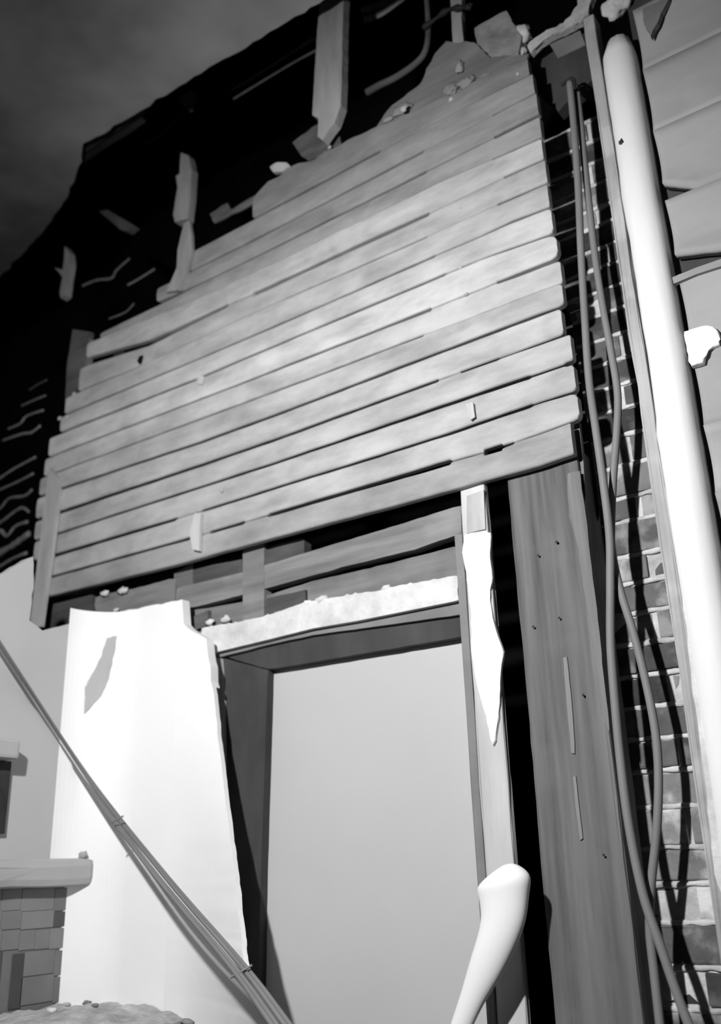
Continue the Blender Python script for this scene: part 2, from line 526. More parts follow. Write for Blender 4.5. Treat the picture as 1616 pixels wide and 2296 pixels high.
# the sheet has come away from the wall along the doorway and leans out lower down
flap = [(476, 1540, 0.0), (484, 1610, 0.004), (492, 1680, 0.012), (500, 1750, 0.024), (508, 1820, 0.04), (520, 1900, 0.06), (528, 1970, 0.078), (534, 2040, 0.102), (541, 2100, 0.126), (547, 2155, 0.15),
        (566, 2210, 0.172), (590, 2255, 0.188), (620, 2300, 0.20), (660, 2370, 0.215), (720, 2460, 0.23)]
pts = [at(x, y, YP) for x, y in plx]
pts = [p for p in pts if p.x > -2.165]
xl = -2.165
zt = at(185, 1391, YP).z
xin = -1.86
pts = [Vector((xl, YP, zt))] + pts[:-1]
zf = pts[-1].z
pts += [Vector((xin, YP, zf)), Vector((xin, YP, 0.4)), Vector((xl, YP, 0.4))]
n_ = len(pts)
pts = flat(outline(pts, 0.018, 0.005, 4.0, keep=(n_ - 4, n_ - 3, n_ - 2, n_ - 1)), YP)
bm = bmesh.new()
slab(bm, pts, Vector((0, 0.028, 0)))
obj('plaster', bm, 'plaster', wall)
fl = spline([at(x, y, YP - 1.5 * d) for x, y, d in flap], 6)
bm = bmesh.new()
rows = []
for i, p in enumerate(fl):
    j = noise.noise_vector(p * 40.0) * 0.003 + noise.noise_vector(p * 12.0) * 0.004
    if i == 0:
        j = Vector((0, 0, 0))
    e = Vector((p.x + j.x, p.y, p.z))
    d = YP - p.y
    row_ = []
    for q in range(9):
        s = q / 8
        row_.append(Vector((xin + (e.x - xin) * s, YP - d * s ** 1.6, e.z)))
    th = 0.014
    row_ = row_ + [v + Vector((0, th, 0)) for v in reversed(row_)]
    rows.append([bm.verts.new(v) for v in row_])
for a, b in zip(rows[:-1], rows[1:]):
    for k in range(len(a)):
        bm.faces.new((a[k], a[(k + 1) % len(a)], b[(k + 1) % len(a)], b[k]))
bm.faces.new(rows[0])
bm.faces.new(list(reversed(rows[-1])))
obj('plaster_flap', bm, 'plaster', wall, smooth='auto')
# scar in the finish coat
def on_corner(px, py, rr=0.14, cx=-2.15, off=0.003):
    """point on the coved plaster corner (or on the flat sheet beside it)"""
    r = ray(px, py)
    ox, oy = cx + rr, YP - rr
    A_ = r[0] ** 2 + r[1] ** 2
    B_ = -2 * (r[0] * ox + r[1] * oy)
    C0 = ox * ox + oy * oy - (rr - off) ** 2
    D_ = B_ * B_ - 4 * A_ * C0
    t = (YP - off) / r[1]
    if D_ > 0:
        t2 = (-B_ + math.sqrt(D_)) / (2 * A_)
        if r[0] * t2 < ox and r[1] * t2 > oy:
            t = t2
    return Vector((r[0] * t, r[1] * t, EYE + r[2] * t))
for scar in ([(238, 1432), (262, 1425), (256, 1465), (248, 1500), (240, 1530), (225, 1560), (205, 1584), (188, 1600), (190, 1545), (196, 1528), (212, 1505), (228, 1470)],
             [(92, 1488), (104, 1490), (108, 1504), (88, 1524), (80, 1520)]):
    q = []
    for i in range(len(scar)):
        (xa, ya), (xb, yb) = scar[i], scar[(i + 1) % len(scar)]
        for k in range(3):
            q.append((xa + (xb - xa) * k / 3 + random.uniform(-1.5, 1.5), ya + (yb - ya) * k / 3 + random.uniform(-1.5, 1.5)))
    cxp, cyp = sum(a for a, b in q) / len(q), sum(b for a, b in q) / len(q)
    bm = bmesh.new()
    ring = [bm.verts.new(on_corner(x, y)) for x, y in q]
    mid = bm.verts.new(on_corner(cxp, cyp))
    for i in range(len(ring)):
        bm.faces.new((ring[i], ring[(i + 1) % len(ring)], mid))
    e = bmesh.ops.extrude_face_region(bm, geom=list(bm.faces))
    for g in e['geom']:
        if isinstance(g, bmesh.types.BMVert):
            g.co += Vector((-0.002, 0.002, 0))
    obj('plaster_scar', bm, 'plaster_grey', wall)

# battens nailed over the boards
pslab('batten', [(110, 1047), (128, 1072), (132, 1100), (122, 1180), (112, 1260), (100, 1340), (91, 1405), (66, 1408), (76, 1320), (92, 1190), (104, 1090)], YW - 0.018, 0.014, 'batten', wall, 0.0015, 0.02, tint=1.0)
pslab('batten', [(436, 1150), (450, 1152), (448, 1180), (446, 1235), (432, 1232), (424, 1196)], YW - 0.014, 0.011, 'stud', wall, 0.001, 0.012)
pslab('batten', [(448, 838), (458, 846), (452, 862), (442, 860)], YW - 0.008, 0.005, 'batten', wall, 0.001, 0.01, tint=1.25)
pslab('batten', [(1044, 905), (1060, 902), (1064, 935), (1054, 942)], YW - 0.008, 0.005, 'batten', wall, 0.001, 0.01, tint=1.25)
pslab('batten', [(398, 560), (412, 500), (424, 494), (428, 520), (430, 560), (418, 612), (400, 650), (372, 655), (396, 600)], YW - 0.016, 0.012, 'batten', wall, 0.0015, 0.015, tint=0.75)
pslab('batten', [(163, 738), (205, 745), (196, 800), (190, 850), (146, 900), (150, 820)], YW + 0.012, 0.012, 'header', wall, 0.0015, 0.02, tint=0.55)
pslab('batten', [(200, 760), (208, 762), (198, 838), (188, 838)], YW + 0.004, 0.01, 'header', wall, 0.0008, 0.02, tint=0.9)
# knot hole in the board: a black plug whose colour stands in for its shaded inside
bm = bmesh.new()
rock(bm, at(315, 806, YW - 0.002), 0.013, 11, (1, 0.35, 1.1), 2)
obj('knot', bm, 'void_dark', wall, smooth=True)
# nail heads and plaster bits stuck on the boards
for k, (px, py, r) in enumerate([(150, 935, 0.012), (133, 938, 0.010), (165, 884, 0.010), (497, 1100, 0.007), (905, 243, 0.014), (1010, 222, 0.008), (1160, 165, 0.006), (738, 330, 0.008),
                                 (1032, 470, 0.006), (1045, 660, 0.006), (1032, 600, 0.005), (700, 1180, 0.004)]):
    bm = bmesh.new()
    rock(bm, at(px, py, YW - 0.001), r * 0.8, 20 + k, (1.1, 0.35, 1), 2)
    obj('plaster_lump', bm, 'chunk', wall, smooth=True, tint=1.0)
# dark studs behind the boards
for px, py in [(250, 1000), (620, 800), (985, 620)]:
    studx('stud', px, py, YW + 0.026, 0.05, EYE + 0.86, EYE + 1.75, 'dark_lath', wall, 0.08, tint=0.25)

# ragged paper and plaster above the boards, to the right
pslab('torn_backing', [(845, 282), (880, 235), (940, 190), (975, 120), (1000, 92), (1062, 95), (1100, 130), (1185, 120), (1186, 165), (1062, 229), (950, 290), (850, 338)], YW + 0.024, 0.008, 'header', wall, 0.007, 0.012, tint=1.15)
for k, (px, py, r, sq) in enumerate([(900, 246, 0.022, (1.4, 0.4, 0.8)), (1010, 200, 0.020, (1.3, 0.5, 1.0)), (1045, 185, 0.022, (1.2, 0.5, 0.8)), (1030, 150, 0.018, (0.8, 0.5, 1.3)), (985, 228, 0.014, (1.2, 0.5, 0.7)),
                                     (870, 268, 0.012, (1.6, 0.5, 0.7)), (1085, 172, 0.014, (1.4, 0.5, 0.6))]):
    bm = bmesh.new()
    rock(bm, at(px, py, YW + 0.018), r * 0.9, 40 + k, sq, 3)
    obj('plaster_lump', bm, 'header', wall, smooth=True, tint=1.6)
pslab('torn_backing', [(655, 320), (700, 285), (735, 270), (760, 300), (765, 330), (690, 360), (676, 350)], YW + 0.02, 0.006, 'dark_lath', wall, 0.004, 0.012, tint=0.8)
pslab('torn_backing', [(470, 480), (510, 455), (518, 470), (600, 420), (600, 440), (480, 500)], YW + 0.02, 0.006, 'dark_lath', wall, 0.004, 0.012, tint=0.8)

# the dark zone above: broken pieces of lath seen edge on
for k, (pp, Y, r, tn) in enumerate([([(518, 202), (560, 178), (620, 140), (690, 95), (716, 84)], 2.0, 0.0065, 0.8), ([(524, 222), (600, 175), (660, 138), (716, 110)], 2.0, 0.0045, 0.7),
                                    ([(318, 322), (345, 312), (380, 285), (410, 262)], 2.02, 0.004, 0.8), ([(185, 640), (215, 628), (250, 622), (262, 605), (290, 580)], 2.0, 0.006, 0.5),
                                    ([(287, 638), (310, 625), (345, 604)], 2.0, 0.005, 0.6), ([(815, 20), (850, 15), (890, -10)], 2.05, 0.016, 0.9), ([(818, 45), (860, 28), (905, -5)], 2.03, 0.014, 1.0),
                                    ([(245, 715), (280, 700), (300, 680)], 1.95, 0.004, 0.4)]):
    bm = bmesh.new()
    P = [at(x, y, Y) + noise.noise_vector(Vector((x * 0.05, y * 0.05, k))) * 0.004 for x, y in pp]
    P = spline(P, 5)
    tube(bm, P, [r * (0.8 + 0.5 * abs(noise.noise(p * 30))) for p in P], 6, True, 0.6)
    obj('lath', bm, 'batten', wall, tint=tn)

# ------------------------------------------------------------------ doorway
door = thing('door_1', 'dark timber-framed doorway closed behind by a smooth pale grey panel', 'doorway', (-1.36, 1.9, 0), kind='structure')
XS = -0.994
pslab('jamb', [(430, 1455), (486, 1472), (600, 1502), (592, 1750), (585, 1955), (578, 2296), (572, 2500), (430, 2500)], 1.862, 0.03, 'jamb', door, 0.0008, 0.03, bev=0.003)
pslab('lintel', [(488, 1468), (700, 1422), (1036, 1376), (1040, 1427), (820, 1464), (602, 1501)], 1.860, 0.03, 'jamb', door, 0.0012, 0.03, bev=0.003)
pslab('lintel_casing', [(466, 1468), (600, 1438), (800, 1394), (1032, 1350), (1032, 1378), (860, 1402), (700, 1424), (600, 1446), (490, 1474)], 1.848, 0.012, 'casing', door, 0.001, 0.03, bev=0.002)
pslab('jamb_casing', [(466, 1474), (494, 1476), (500, 1560), (502, 1700), (500, 1900), (470, 1900)], 1.850, 0.011, 'stud', door, 0.001, 0.03)
pslab('stop_bead', [(600, 1504), (606, 1503), (598, 1750), (590, 1955), (584, 2296), (577, 2296), (584, 1955), (592, 1750)], 1.874, 0.012, 'casing', door, 0.0003, 0.05)
pa, pb = at(500, 1420, 1.888), at(1090, 1420, 1.888)
boxo('panel', pa.x, pb.x, 1.888, 1.90, 0.0, at(800, 1420, 1.888).z, 'panel', door, 0, 1)
# stud beside the opening
XA, XB = -0.5495 * 1.815, -0.506 * 1.815
boxo('stud', XA + 0.014, XB, 1.815, 1.835, 0.0, EYE + 0.815, 'stud', door, 0.004, 24, 0.0035)
boxo('jamb_casing', XA - 0.006, XA + 0.014, 1.812, 1.87, 0.0, EYE + 0.70, 'casing', door, 0.002, 16, 0.0012)
pslab('plaster_strip', [(1040, 1198), (1080, 1190), (1099, 1194), (1098, 1240), (1103, 1296), (1096, 1336), (1108, 1400), (1128, 1462), (1124, 1490), (1120, 1560), (1117, 1610), (1110, 1660),
                        (1104, 1672), (1094, 1620), (1078, 1570), (1066, 1520), (1055, 1450), (1058, 1400), (1048, 1300), (1036, 1240)], 1.808, 0.008, 'white', door, 0.003, 0.012, bev=0.003)
pslab('stud_cap', [(1046, 1112), (1084, 1098), (1088, 1186), (1046, 1196)], 1.810, 0.006, 'batten', door, 0.001, 0.015)

# ------------------------------------------------------------------ timber post
post = thing('timber_post', 'thick grey weathered square timber post standing between dark gap and cables', 'post', (-0.79, 1.86, 0))
XPL, XPR = -0.474 * 1.828, -0.3795 * 1.828
bm = bmesh.new()
box(bm, XPL, XPR, 1.828, 1.93, 0.0, EYE + 0.845, 0.006, 60, 0.0022)
obj('shaft', bm, 'post', post)
pslab('pale_edge', [(1272, 1062), (1284, 1058), (1300, 1056), (1318, 1200), (1332, 1320), (1346, 1440), (1358, 1560), (1366, 1640), (1346, 1600), (1326, 1480), (1314, 1360), (1296, 1230), (1276, 1160)],
      1.8245, 0.003, 'post_rim', post, 0.002, 0.02)  # slightly paler slab down the right edge of the post front
# pale splits along the grain
for pp in [[(1262, 1475), (1270, 1472), (1280, 1560), (1286, 1640), (1288, 1690), (1280, 1688), (1272, 1600)], [(1284, 1742), (1290, 1740), (1298, 1810), (1306, 1880), (1300, 1884), (1290, 1810)]]:
    pslab('splinter', pp, 1.8245, 0.003, 'split', post, 0.0012, 0.015)
for px, py in [(1247, 1215), (1253, 1385), (1206, 1245), (1307, 1558), (1353, 1917), (1195, 1405)]:
    bm = bmesh.new()
    rock(bm, at(px, py, 1.8205), 0.0032, px, (1, 0.4, 1), 1)
    obj('nail', bm, 'metal', post)

lath_s = pslab('wooden_lath', [(1286, 948), (1298, 946), (1308, 1040), (1312, 1110), (1308, 1160), (1300, 1120), (1296, 1040)], 1.84, 0.012, 'header', None, 0.0008, 0.02, tint=1.0)
tag(lath_s, 'narrow upright lath wedged beside the top of the timber post', 'lath')
tar = pslab('tar_paper_strip', [(1258, 690), (1276, 700), (1290, 760), (1300, 850), (1312, 930), (1328, 1010), (1338, 1090), (1344, 1150), (1338, 1172), (1312, 1150), (1306, 1060), (1300, 960), (1290, 870), (1280, 790)],
            1.905, 0.004, 'dark', None, 0.002, 0.015)
tag(tar, 'dark pointed strip of felt hanging behind the board ends', 'felt strip')

# ------------------------------------------------------------------ brick chimney
YBR = 1.955
chim = thing('brick_chimney', 'dark brick chimney with pale ragged mortar behind the hanging cables', 'chimney', (-0.6, 2.05, 0))
bx0, bx1 = -0.80, -0.50
boxo('mortar', bx0, bx1 + 0.03, YBR + 0.003, YBR + 0.12, 0.0, EYE + 1.80, 'mortar', chim, 0, 1)
pitch = 0.0682
z = EYE - 0.415
row = 0
rb = random.Random(3)
zc = z
bz = [EYE + v for v in (-0.42, -0.349, -0.278, -0.206, -0.130, -0.060, 0.007, 0.084, 0.155, 0.218, 0.283, 0.348, 0.415, 0.483, 0.548, 0.611, 0.690, 0.746, 0.822, 0.896, 0.964, 1.024, 1.089, 1.154, 1.222, 1.286, 1.348, 1.404, 1.469, 1.522, 1.59, 1.657, 1.725, 1.79)]
for i in range(len(bz) - 1):
    z0, z1 = bz[i] + 0.0055, bz[i + 1] - 0.0055
    joint = -0.575 + (0.055 if i % 2 else -0.035) + rb.uniform(-0.01, 0.01)
    for (a, b) in ((bx0, joint - 0.005), (joint + 0.005, bx1 + 0.03)):
        bm = bmesh.new()
        yo = rb.uniform(-0.006, 0.004)
        box(bm, a, b, YBR + yo, YBR + 0.05, z0 + rb.uniform(-0.002, 0.002), z1 + rb.uniform(-0.002, 0.002), 0.004, 5, 0.003)
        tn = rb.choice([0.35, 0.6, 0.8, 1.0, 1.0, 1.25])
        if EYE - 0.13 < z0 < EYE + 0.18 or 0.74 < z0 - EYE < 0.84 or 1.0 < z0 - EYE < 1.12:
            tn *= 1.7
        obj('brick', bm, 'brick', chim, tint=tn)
for i, zz in enumerate(bz):
    bm = bmesh.new()
    P = [Vector((bx0 + (bx1 + 0.03 - bx0) * q / 40, YBR + 0.001 + 0.002 * noise.noise(Vector((q * 0.4, i, 0))), zz + 0.004 * noise.noise(Vector((q * 0.25, i * 3.1, 2))))) for q in range(41)]
    tube(bm, P, [0.0058 + 0.0035 * noise.noise(Vector((q * 0.35, i * 1.7, 7))) for q in range(41)], 7, True, 0.7)
    obj('mortar_joint', bm, 'mortar', chim, smooth=True)
# timber over the brickwork, with plaster spill
beam = thing('timber_beam', 'short dark timber bearing over the top of the chimney bricks', 'beam', at(1250, 160, 1.88))
pslab('block', [(1190, 150), (1262, 100), (1330, 62), (1335, 130), (1330, 175), (1250, 250), (1235, 230), (1205, 205)], 1.90, 0.04, 'jamb', beam, 0.002, 0.02, bev=0.004)
pslab('patch', [(1232, 100), (1300, 68), (1312, 100), (1250, 130)], 1.895, 0.004, 'casing', beam, 0.002, 0.012)
spill = pslab('plaster_spill', [(1180, 100), (1215, 72), (1262, 52), (1290, 20), (1300, -10), (1330, -12), (1318, 28), (1300, 48), (1250, 72), (1210, 95), (1188, 118)], 1.872, 0.022, 'chunk', None, 0.006, 0.012, tint=1.0, bev=0.005)
tag(spill, 'ragged pale plaster spill running down onto the dark bearing block', 'plaster')
for k, (px, py, r, sq, lab) in enumerate([(1172, 78, 0.026, (0.9, 0.7, 1.1), 'pale broken plaster lump at the top corner of the boards'),
                                          (1384, 14, 0.032, (1.1, 0.7, 0.9), 'white plaster lump on top of the white upright trim'),
                                          (1168, 118, 0.014, (1.2, 0.7, 0.8), 'small grey plaster crumb below the pale corner lump')]):
    bm = bmesh.new()
    rock(bm, at(px, py, 1.86), r, 60 + k, sq, 3)
    tag(obj('plaster_lump', bm, 'chunk', None, smooth=True, tint=1.2), lab, 'plaster lump')
pc = pslab('plaster_block', [(1062, 62), (1135, 22), (1152, 60), (1170, 80), (1160, 125), (1082, 160), (1072, 110)], 1.842, 0.03, 'chunk', None, 0.0015, 0.015, tint=0.55, bev=0.004)
tag(pc, 'square grey plaster block sitting above the top board end', 'plaster block')
stick = pslab('wooden_stick', [(1010, -10), (1035, -10), (1034, 40), (1040, 110), (1045, 155), (1026, 170), (1016, 120), (1012, 40)], 1.845, 0.02, 'batten', None, 0.0015, 0.02, tint=0.8)
tag(stick, 'thin upright stick with iron band above the torn top board', 'stick')
P = spline([at(x, y, 1.835) for x, y in [(948, 64), (980, 40), (1005, 22), (1030, 18), (1050, 16), (1056, 10)]], 5)
bm = bmesh.new()
tube(bm, P, [0.008 + 0.003 * math.sin(i) for i in range(len(P))], 8, True)
tag(obj('iron_bracket', bm, 'metal', None, smooth=True), 'bent black iron bar hooked across the thin upright stick', 'bracket')
P = spline([at(x, y, 1.9) for x, y in [(955, -20), (960, 60), (955, 110), (935, 140), (890, 172), (850, 192), (822, 208)]], 6)
bm = bmesh.new()
tube(bm, P, [0.008 + 0.004 * i / len(P) for i in range(len(P))], 8, True)
tag(obj('curved_pipe', bm, 'header', None, smooth=True, tint=0.75), 'dim curved pipe bending down into the dark above the boards', 'pipe')
chip = pslab('wood_chip', [(604, 374), (618, 364), (642, 364), (650, 372), (632, 384), (612, 386)], 1.83, 0.014, 'batten', None, 0.001, 0.01, tint=1.2, bev=0.002)
tag(chip, 'small pale wood chip caught on the torn top edge of boards', 'wood chip')

# broken uprights hanging in the dark opening
for k, (pp, Y, tn, lab) in enumerate([
    ([(722, -40), (772, -40), (768, 60), (766, 160), (764, 235), (750, 275), (738, 290), (722, 314), (712, 306), (714, 265), (700, 258), (702, 220), (708, 120), (714, 30)], 1.765, 0.95, 'broad broken upright with splintered foot hanging in the dark opening'),
    ([(405, 342), (422, 348), (430, 380), (426, 440), (420, 490), (392, 498), (388, 480), (398, 420), (394, 395), (402, 390)], 1.87, 0.9, 'narrow broken upright floating above the pale batten in the dark'),
    ([(145, 552), (154, 565), (156, 590), (150, 625), (146, 660), (136, 668), (134, 655), (140, 620), (122, 600), (140, 606), (144, 580)], 1.87, 0.8, 'short forked splinter of upright at the far dark end'),
    ([(222, 474), (240, 470), (300, 505), (285, 518), (272, 516)], 1.95, 0.3, 'faint slanting scrap of board deep in the dark opening'),
    ([(402, 222), (420, 205), (428, 200), (418, 240), (412, 240)], 1.87, 0.6, 'tiny pointed splinter under the broken ceiling edge')]):
    o = pslab('broken_upright', pp, Y, 0.03, 'batten', None, 0.0018, 0.015, tint=tn)
    tag(o, lab, 'broken stud', 'broken uprights in the dark opening')

# ------------------------------------------------------------------ white trim and siding to the right
t1 = thing('trim_1', 'tall white painted upright trim with rounded face beside the brickwork', 'trim', (-0.46, 1.8, 0), kind='structure')
tx0, tx1 = -0.282 * 1.80, -0.240 * 1.80
bm = bmesh.new()
rows = []
nz = 90
ztop = at(1345, 100, 1.80).z
for i in range(nz + 1):
    zz = ztop * i / nz
    g = 0.003 * noise.noise(Vector((0, 0, zz * 5))) + 0.0015 * noise.noise(Vector((3, 0, zz * 17)))
    grow = 0.004 if zz < at(1480, 945, 1.8).z else 0.0
    xa, xb = tx0 + g - grow, tx1 + g * 0.4
    if zz > ztop - 0.05:
        s = (zz - ztop + 0.05) / 0.05
        xa += 0.02 * s * s
        xb -= 0.006 * s * s
    wv = xb - xa
    pr = [(xa, 1.86), (xa, 1.815), (xa + wv * 0.08, 1.804), (xa + wv * 0.28, 1.797), (xa + wv * 0.6, 1.796), (xa + wv * 0.85, 1.802), (xb, 1.818), (xb, 1.86)]
    rows.append([bm.verts.new((x, y, zz)) for x, y in pr])
for a, b in zip(rows[:-1], rows[1:]):
    for k in range(len(a)):
        bm.faces.new((a[k], a[(k + 1) % len(a)], b[(k + 1) % len(a)], b[k]))
bm.faces.new(rows[0])
bm.faces.new(list(reversed(rows[-1])))
obj('board', bm, 'white', t1, smooth=True)
bm = bmesh.new()
rock(bm, at(1392, 318, 1.797), 0.007, 5, (0.9, 0.4, 1.1), 2)
obj('knot', bm, 'metal', t1, smooth=True)
t2 = tag(boxo('trim_2', tx0 - 0.034, tx0 - 0.006, 1.822, 1.87, 0.0, at(1330, 30, 1.822).z, 'strip', None, 0.004, 50, 0.003), 'rough grey wooden strip along the edge of the white trim', 'trim', kind='structure')
# plaster skirts on the grey strip further down
t3 = pslab('trim_3', [(1494, 1062), (1512, 1058), (1528, 1150), (1540, 1240), (1560, 1340), (1580, 1480), (1600, 1640), (1622, 1780), (1650, 1960), (1640, 2060), (1600, 1960), (1585, 1800), (1566, 1640), (1548, 1500), (1530, 1350), (1512, 1200)],
           1.806, 0.016, 'plaster_soft', None, 0.003, 0.015, bev=0.003)
tag(t3, 'whitewashed lower skirt of plaster along the white trim', 'trim', kind='structure')

side = thing('wall_right', 'wall of coved horizontal painted siding planks right of the white trim', 'wall', (-0.1, 1.86, 0), kind='structure')
YS = 1.838
sx0, sx1 = tx1 + 0.012, 0.25
sid = [(1395, 45), (1410, 180), (1440, 312), (1470, 466), (1506, 628), (1545, 790), (1572, 960), (1600, 1110), (1625, 1260), (1650, 1430), (1680, 1600), (1710, 1800), (1740, 2000), (1770, 2230)]
szs = [at(x, y, YS).z for x, y in sid]
for i in range(len(szs) - 1):
    zt_, zb_ = szs[i], szs[i + 1] + 0.003
    bm = bmesh.new()
    rows = []
    nx = 56
    for k in range(nx + 1):
        x = sx0 + (sx1 - sx0) * k / nx
        zb2 = zb_
        u = k / nx
        dx = x - sx0
        if i == 2:
            zb2 = zb_ + max(0.0, 0.050 * (1 - dx / 0.075)) + 0.002 * noise.noise(Vector((x * 40, 1, 0)))
        if i == 3:
            zb2 = zb_ + 0.012 + max(0.0, 0.042 - 0.30 * dx) + 0.002 * noise.noise(Vector((x * 40, 4, 0)))
        prof = []
        for q in range(9):
            s = q / 8
            zz = zt_ + (zb2 - zt_) * s
            prof.append((YS - 0.012 * (1 - s) ** 3 - 0.007 * s ** 4 + 0.008 * math.sin(math.pi * s) + 0.0015 * noise.noise(Vector((x * 6, zz * 6, i))), zz))
        prof = [(YS + 0.02, zt_)] + prof + [(YS + 0.02, zb2)]
        rows.append([bm.verts.new((x, y, zz)) for y, zz in prof])
    for a, b in zip(rows[:-1], rows[1:]):
        for k in range(len(a)):
            bm.faces.new((a[k], a[(k + 1) % len(a)], b[(k + 1) % len(a)], b[k]))
    bm.faces.new(rows[0])
    bm.faces.new(list(reversed(rows[-1])))
    obj('plank', bm, 'siding', side, smooth=True)
boxo('backing', sx0 - 0.02, sx1, YS + 0.03, YS + 0.05, 0.0, szs[0] + 0.3, 'jamb', side, 0, 1)
pslab('plaster_patch', [(1532, 742), (1560, 735), (1585, 728), (1608, 740), (1612, 772), (1585, 782), (1575, 812), (1548, 820), (1538, 785)], YS - 0.018, 0.016, 'plaster', side, 0.004, 0.01, bev=0.004)
pslab('plaster_patch', [(1440, 20), (1480, 0), (1500, -10), (1478, 40), (1458, 82), (1446, 60)], YS - 0.02, 0.016, 'casing', side, 0.004, 0.01)
pslab('lath', [(1506, 622), (1560, 600), (1640, 572), (1640, 590), (1560, 615), (1510, 636)], YS - 0.016, 0.012, 'siding', side, 0.001, 0.02)

# ------------------------------------------------------------------ cables
def cable(pp, Y, r, lab):
    P = spline([at(x, y, Y if not isinstance(Y, list) else Y[i]) for i, (x, y) in enumerate(pp)], 10)
    bm = bmesh.new()
    tube(bm, P, r, 12, True)
    o = obj('electric_cable', bm, 'cable', None, smooth=True)
    return tag(o, lab, 'cable', 'cables hanging beside the post')
cable([(1277, 185), (1286, 280), (1296, 420), (1302, 560), (1310, 700), (1320, 850), (1335, 960), (1352, 1080), (1366, 1200), (1368, 1300), (1368, 1420), (1372, 1500), (1388, 1680), (1408, 1840), (1440, 2000), (1480, 2120), (1518, 2230), (1560, 2340)],
      [1.84] * 6 + [1.83] * 5 + [1.825] * 7, 0.0088, 'grey cable running from the hook down past the post to the lower corner')
cable([(1292, 195), (1302, 280), (1312, 380), (1332, 560), (1350, 680), (1370, 790), (1384, 880), (1383, 960), (1374, 1080), (1370, 1180), (1372, 1240), (1392, 1330), (1420, 1420), (1450, 1540), (1470, 1650), (1476, 1750), (1472, 1860), (1460, 1980), (1456, 2080), (1466, 2180), (1484, 2340)],
      [1.864] * 6 + [1.86] * 4 + [1.853] * 11, 0.0085, 'grey cable bowing outward over the bricks behind the other cable')
P = spline([at(x, y, 1.838) for x, y in [(1258, 192), (1268, 184), (1280, 176), (1288, 182), (1288, 200)]], 5)
bm = bmesh.new()
tube(bm, P, 0.0042, 8, True)
tag(obj('cable_hook', bm, 'metal', None, smooth=True), 'black wire hook holding the two cables at the top', 'hook')

# ------------------------------------------------------------------ left wall and what stands on it
XL = -2.15
wl = thing('wall_left', 'grey plastered side wall with torn top and exposed lath behind', 'wall', (XL, 1.2, 0), kind='structure')
lp = [(-200, 1345), (-60, 1318), (0, 1288), (35, 1268), (74, 1248), (76, 1300), (66, 1392), (95, 1414), (150, 1400)]
pts = [atx(x, y, XL) for x, y in lp]
ycor = YP + 0.0
zc_ = at(240, 1380, YP).z
pts = [Vector((XL, 0.5, pts[0].z))] + pts + [Vector((XL, ycor, zc_)), Vector((XL, ycor, 0.0)), Vector((XL, 0.5, 0.0))]
n_ = len(pts)
pts = outline(pts, 0.02, 0.006, 8.0, keep=(n_ - 1, n_ - 2, n_ - 3, 0))
for p in pts:
    p.x = XL
bm = bmesh.new()
slab(bm, pts, Vector((-0.03, 0, 0)))
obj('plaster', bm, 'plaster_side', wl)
# coved plaster corner where the side wall meets the long wall
bm = bmesh.new()
rows = []
for i in range(2):
    zz = [EYE - 0.33, zt - 0.01][i]
    rr = 0.14
    row_ = []
    for k in range(17):
        a = math.pi / 2 * k / 16
        row_.append(bm.verts.new((XL + rr - rr * math.cos(a), YP - rr + rr * math.sin(a), zz)))
    row_.append(bm.verts.new((XL, YP, zz)))
    rows.append(row_)
for k in range(18):
    bm.faces.new((rows[0][k], rows[0][(k + 1) % 18], rows[1][(k + 1) % 18], rows[1][k]))
bm.faces.new(rows[0])
bm.faces.new(list(reversed(rows[1])))
obj('coved_corner', bm, 'plaster', wl)
# lath with plaster keys behind, at the dark far end
PL = Vector((-2.56, 1.90, EYE + 1.0))
NL = Vector((0.156, 0.988, 0))
for k, (pp, r, tn) in enumerate([([(65, 875), (85, 862), (105, 852)], 0.003, 0.5), ([(48, 910), (75, 898), (102, 887)], 0.0045, 0.8), ([(18, 962), (45, 950), (60, 933), (97, 920)], 0.006, 0.9),
                                 ([(5, 988), (50, 973), (70, 970), (90, 955)], 0.007, 0.9), ([(-30, 1090), (0, 1072), (30, 1052), (80, 1025)], 0.007, 0.8), ([(-30, 1112), (0, 1098), (40, 1080), (75, 1062)], 0.006, 0.7),
                                 ([(-30, 1150), (0, 1140), (20, 1118), (55, 1112), (72, 1098)], 0.0075, 0.6), ([(-30, 1185), (0, 1172), (45, 1140), (65, 1148)], 0.008, 0.6), ([(-30, 1200), (0, 1190), (15, 1202), (35, 1180), (62, 1170)], 0.009, 0.6),
                                 ([(-30, 1262), (0, 1240), (30, 1222), (66, 1196)], 0.016, 0.6), ([(-30, 1290), (0, 1270), (30, 1252), (60, 1240)], 0.008, 0.6)]):
    P = spline([atp(x, y, PL, NL) for x, y in pp], 6)
    bm = bmesh.new()
    tube(bm, P, [r * (0.7 + 0.7 * abs(noise.noise(p * 24 + Vector((k, 0, 0))))) for p in P], 7, True, 0.7)
    obj('lath', bm, 'batten', wl, tint=tn * 0.75, smooth=True)

